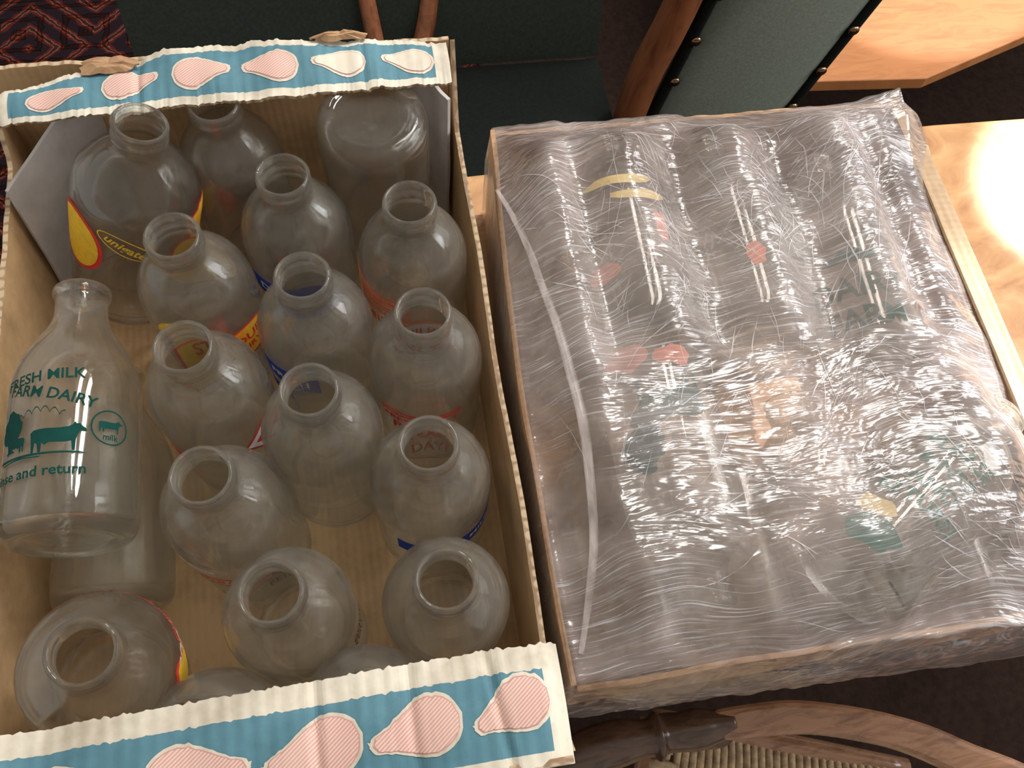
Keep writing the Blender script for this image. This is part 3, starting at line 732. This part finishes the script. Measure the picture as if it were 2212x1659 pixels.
# ---------------------------------------------------------------- rush seat armchair
c3=empty('armchair','polished dark wooden armchair with woven rush seat','chair')
armU=[(214,18),(240,18),(277,16),(312,8),(349,-4),(385,-20),(416,-39),(453,-60),(500,-97)]
armL=[(480,-122),(430,-86),(395,-58),(360,-36),(325,-22),(290,-12),(255,-8),(224,-6),(212,-2)]
def sm_out(p): return [q[:2] for q in catmull(p,4)]
prism('armrest',sm_out(armU)+sm_out(armL),-74,-56,M_arm,c3,6)
tube('turned_rail',[(60,-30,-66,12),(85,-8,-66,13),(106,2,-66,17),(135,6,-66,18),(160,6,-66,14),(168,6,-66,19),(176,6,-66,14),(200,6,-66,16),(216,6,-66,13),(230,6,-66,11)],M_dark,c3,20)
tube('post',[(222,2,-76,12),(222,4,-110,15),(222,6,-150,10),(222,10,-220,16),(222,14,-310,15),(222,14,-500,18),(222,14,-750,13)],M_dark,c3,20)
tube('post',[(486,-104,-76,12),(486,-98,-150,11),(486,-92,-220,16),(486,-84,-310,15),(486,-84,-750,13)],M_dark,c3,20)
tube('post',[(70,-390,60,12),(70,-390,-200,14),(70,-390,-310,16),(70,-390,-750,14)],M_dark,c3,20)
tube('post',[(330,-490,60,12),(330,-490,-200,14),(330,-490,-310,16),(330,-490,-750,14)],M_dark,c3,20)
corner=[(225,26),(484,-66),(330,-488),(74,-388)]
vs=[];fs=[]
cx=sum(p[0] for p in corner)/4; cy=sum(p[1] for p in corner)/4
for e in range(4):
    a=Vector((*corner[e],0)); b=Vector((*corner[(e+1)%4],0)); c=Vector((cx,cy,0)); nn=34
    for k in range(nn):
        f=(k+.5)/nn
        p=a+(b-a)*f; depth=1-abs(2*f-1)
        q=p+(c-(a+b)/2)*depth
        dirn=(q-p); sw=(b-a).normalized()*((b-a).length/nn/2)
        base=len(vs); m_=6
        for i in range(m_+1):
            t=i/m_; r=p+dirn*t
            for ang in (-90,-45,0,45,90):
                ar=math.radians(ang); vs.append((r.x+sw.x*math.sin(ar),r.y+sw.y*math.sin(ar),-303+sw.length*1.0*math.cos(ar)-(14*(1-t)**6)-6*t))
        for i in range(m_):
            for g_ in range(4): w=base+i*5+g_; fs.append((w,w+1,w+6,w+5))
mkobj('rush_seat',vs,fs,[M_rush],None,True,c3)
for e in range(4):
    a,b=corner[e],corner[(e+1)%4]; tube('seat_rail',[(a[0],a[1],-322,12),((a[0]+b[0])/2,(a[1]+b[1])/2,-322,13),(b[0],b[1],-322,12)],M_arm,c3,12)

# ---------------------------------------------------------------- setting
def plane(name,x0,x1,y0,y1,z,mat):
    return mkobj(name,[(x0,y0,z),(x1,y0,z),(x1,y1,z),(x0,y1,z)],[(0,1,2,3)],[mat])
f=plane('floor',-3000,3500,-2000,4000,-750,M_floor); f['kind']='structure'
rug=box('rug',(-1500,900,-749.5),(250,2300,-741),M_rug,None,2); rug['label']='dark red and navy oriental rug with geometric pattern on floor'; rug['category']='rug'

# ---------------------------------------------------------------- lights
w=bpy.data.worlds.new('World'); scene.world=w; w.use_nodes=True
bg=w.node_tree.nodes['Background']; bg.inputs[0].default_value=(.92,.89,.85,1); bg.inputs[1].default_value=.58
def area(name,loc,target,sx,sy,e,c):
    l=bpy.data.lights.new(name,'AREA'); l.shape='RECTANGLE'; l.size=sx; l.size_y=sy; l.energy=e; l.color=c
    o=bpy.data.objects.new(name,l); col.objects.link(o); o.location=loc
    o.rotation_euler=(Vector(target)-Vector(loc)).to_track_quat('-Z','Y').to_euler(); return o
area('window_light',(.60,1.15,1.75),(.0,.25,.1),.14,.8,18,(1,.98,.95))
area('window_light',(.95,1.05,1.75),(.1,.25,.1),.14,.8,18,(1,.98,.95))
area('window_light',(1.9,.35,.9),(.3,.25,.1),1.0,.9,25,(.96,.97,1))
def spot(name,loc,target,ang,e,blend=.15,c=(1,.93,.82)):
    l=bpy.data.lights.new(name,'SPOT'); l.energy=e; l.spot_size=math.radians(ang); l.spot_blend=blend; l.color=c; l.shadow_soft_size=.01
    o=bpy.data.objects.new(name,l); col.objects.link(o); o.location=loc
    o.rotation_euler=(Vector(target)-Vector(loc)).to_track_quat('-Z','Y').to_euler(); return o
spot('sun_glare_spot',(2.2,1.2,2.0),(.71,.445,0),5.0,900,.25)
spot('sun_glare_spot',(2.2,1.6,2.0),(.92,1.08,-.3),9,420,.3)
spot('sun_glare_spot',(1.1,-.2,1.5),(.56,.82,-.2),8,60,.6)
spot('sun_glare_spot',(2.0,.1,1.8),(.46,.21,.12),6.5,600,1.0,(.97,.97,1))  # spot added to whiten the film, standing in for window glare

# ---------------------------------------------------------------- camera
cam=bpy.data.cameras.new('Camera'); co=bpy.data.objects.new('Camera',cam); col.objects.link(co); scene.camera=co
cam.sensor_width=36; cam.lens=30.92; cam.clip_start=.02
R=Vector((.9848,-.1585,.0698)).normalized(); B_=Vector((-.1284,-.3967,.9084)).normalized(); R=(R-B_*R.dot(B_)).normalized(); U=B_.cross(R)
co.matrix_world=Matrix(((R.x,U.x,B_.x,0),(R.y,U.y,B_.y,0),(R.z,U.z,B_.z,.665),(0,0,0,1)))
scene.view_settings.view_transform='Standard'
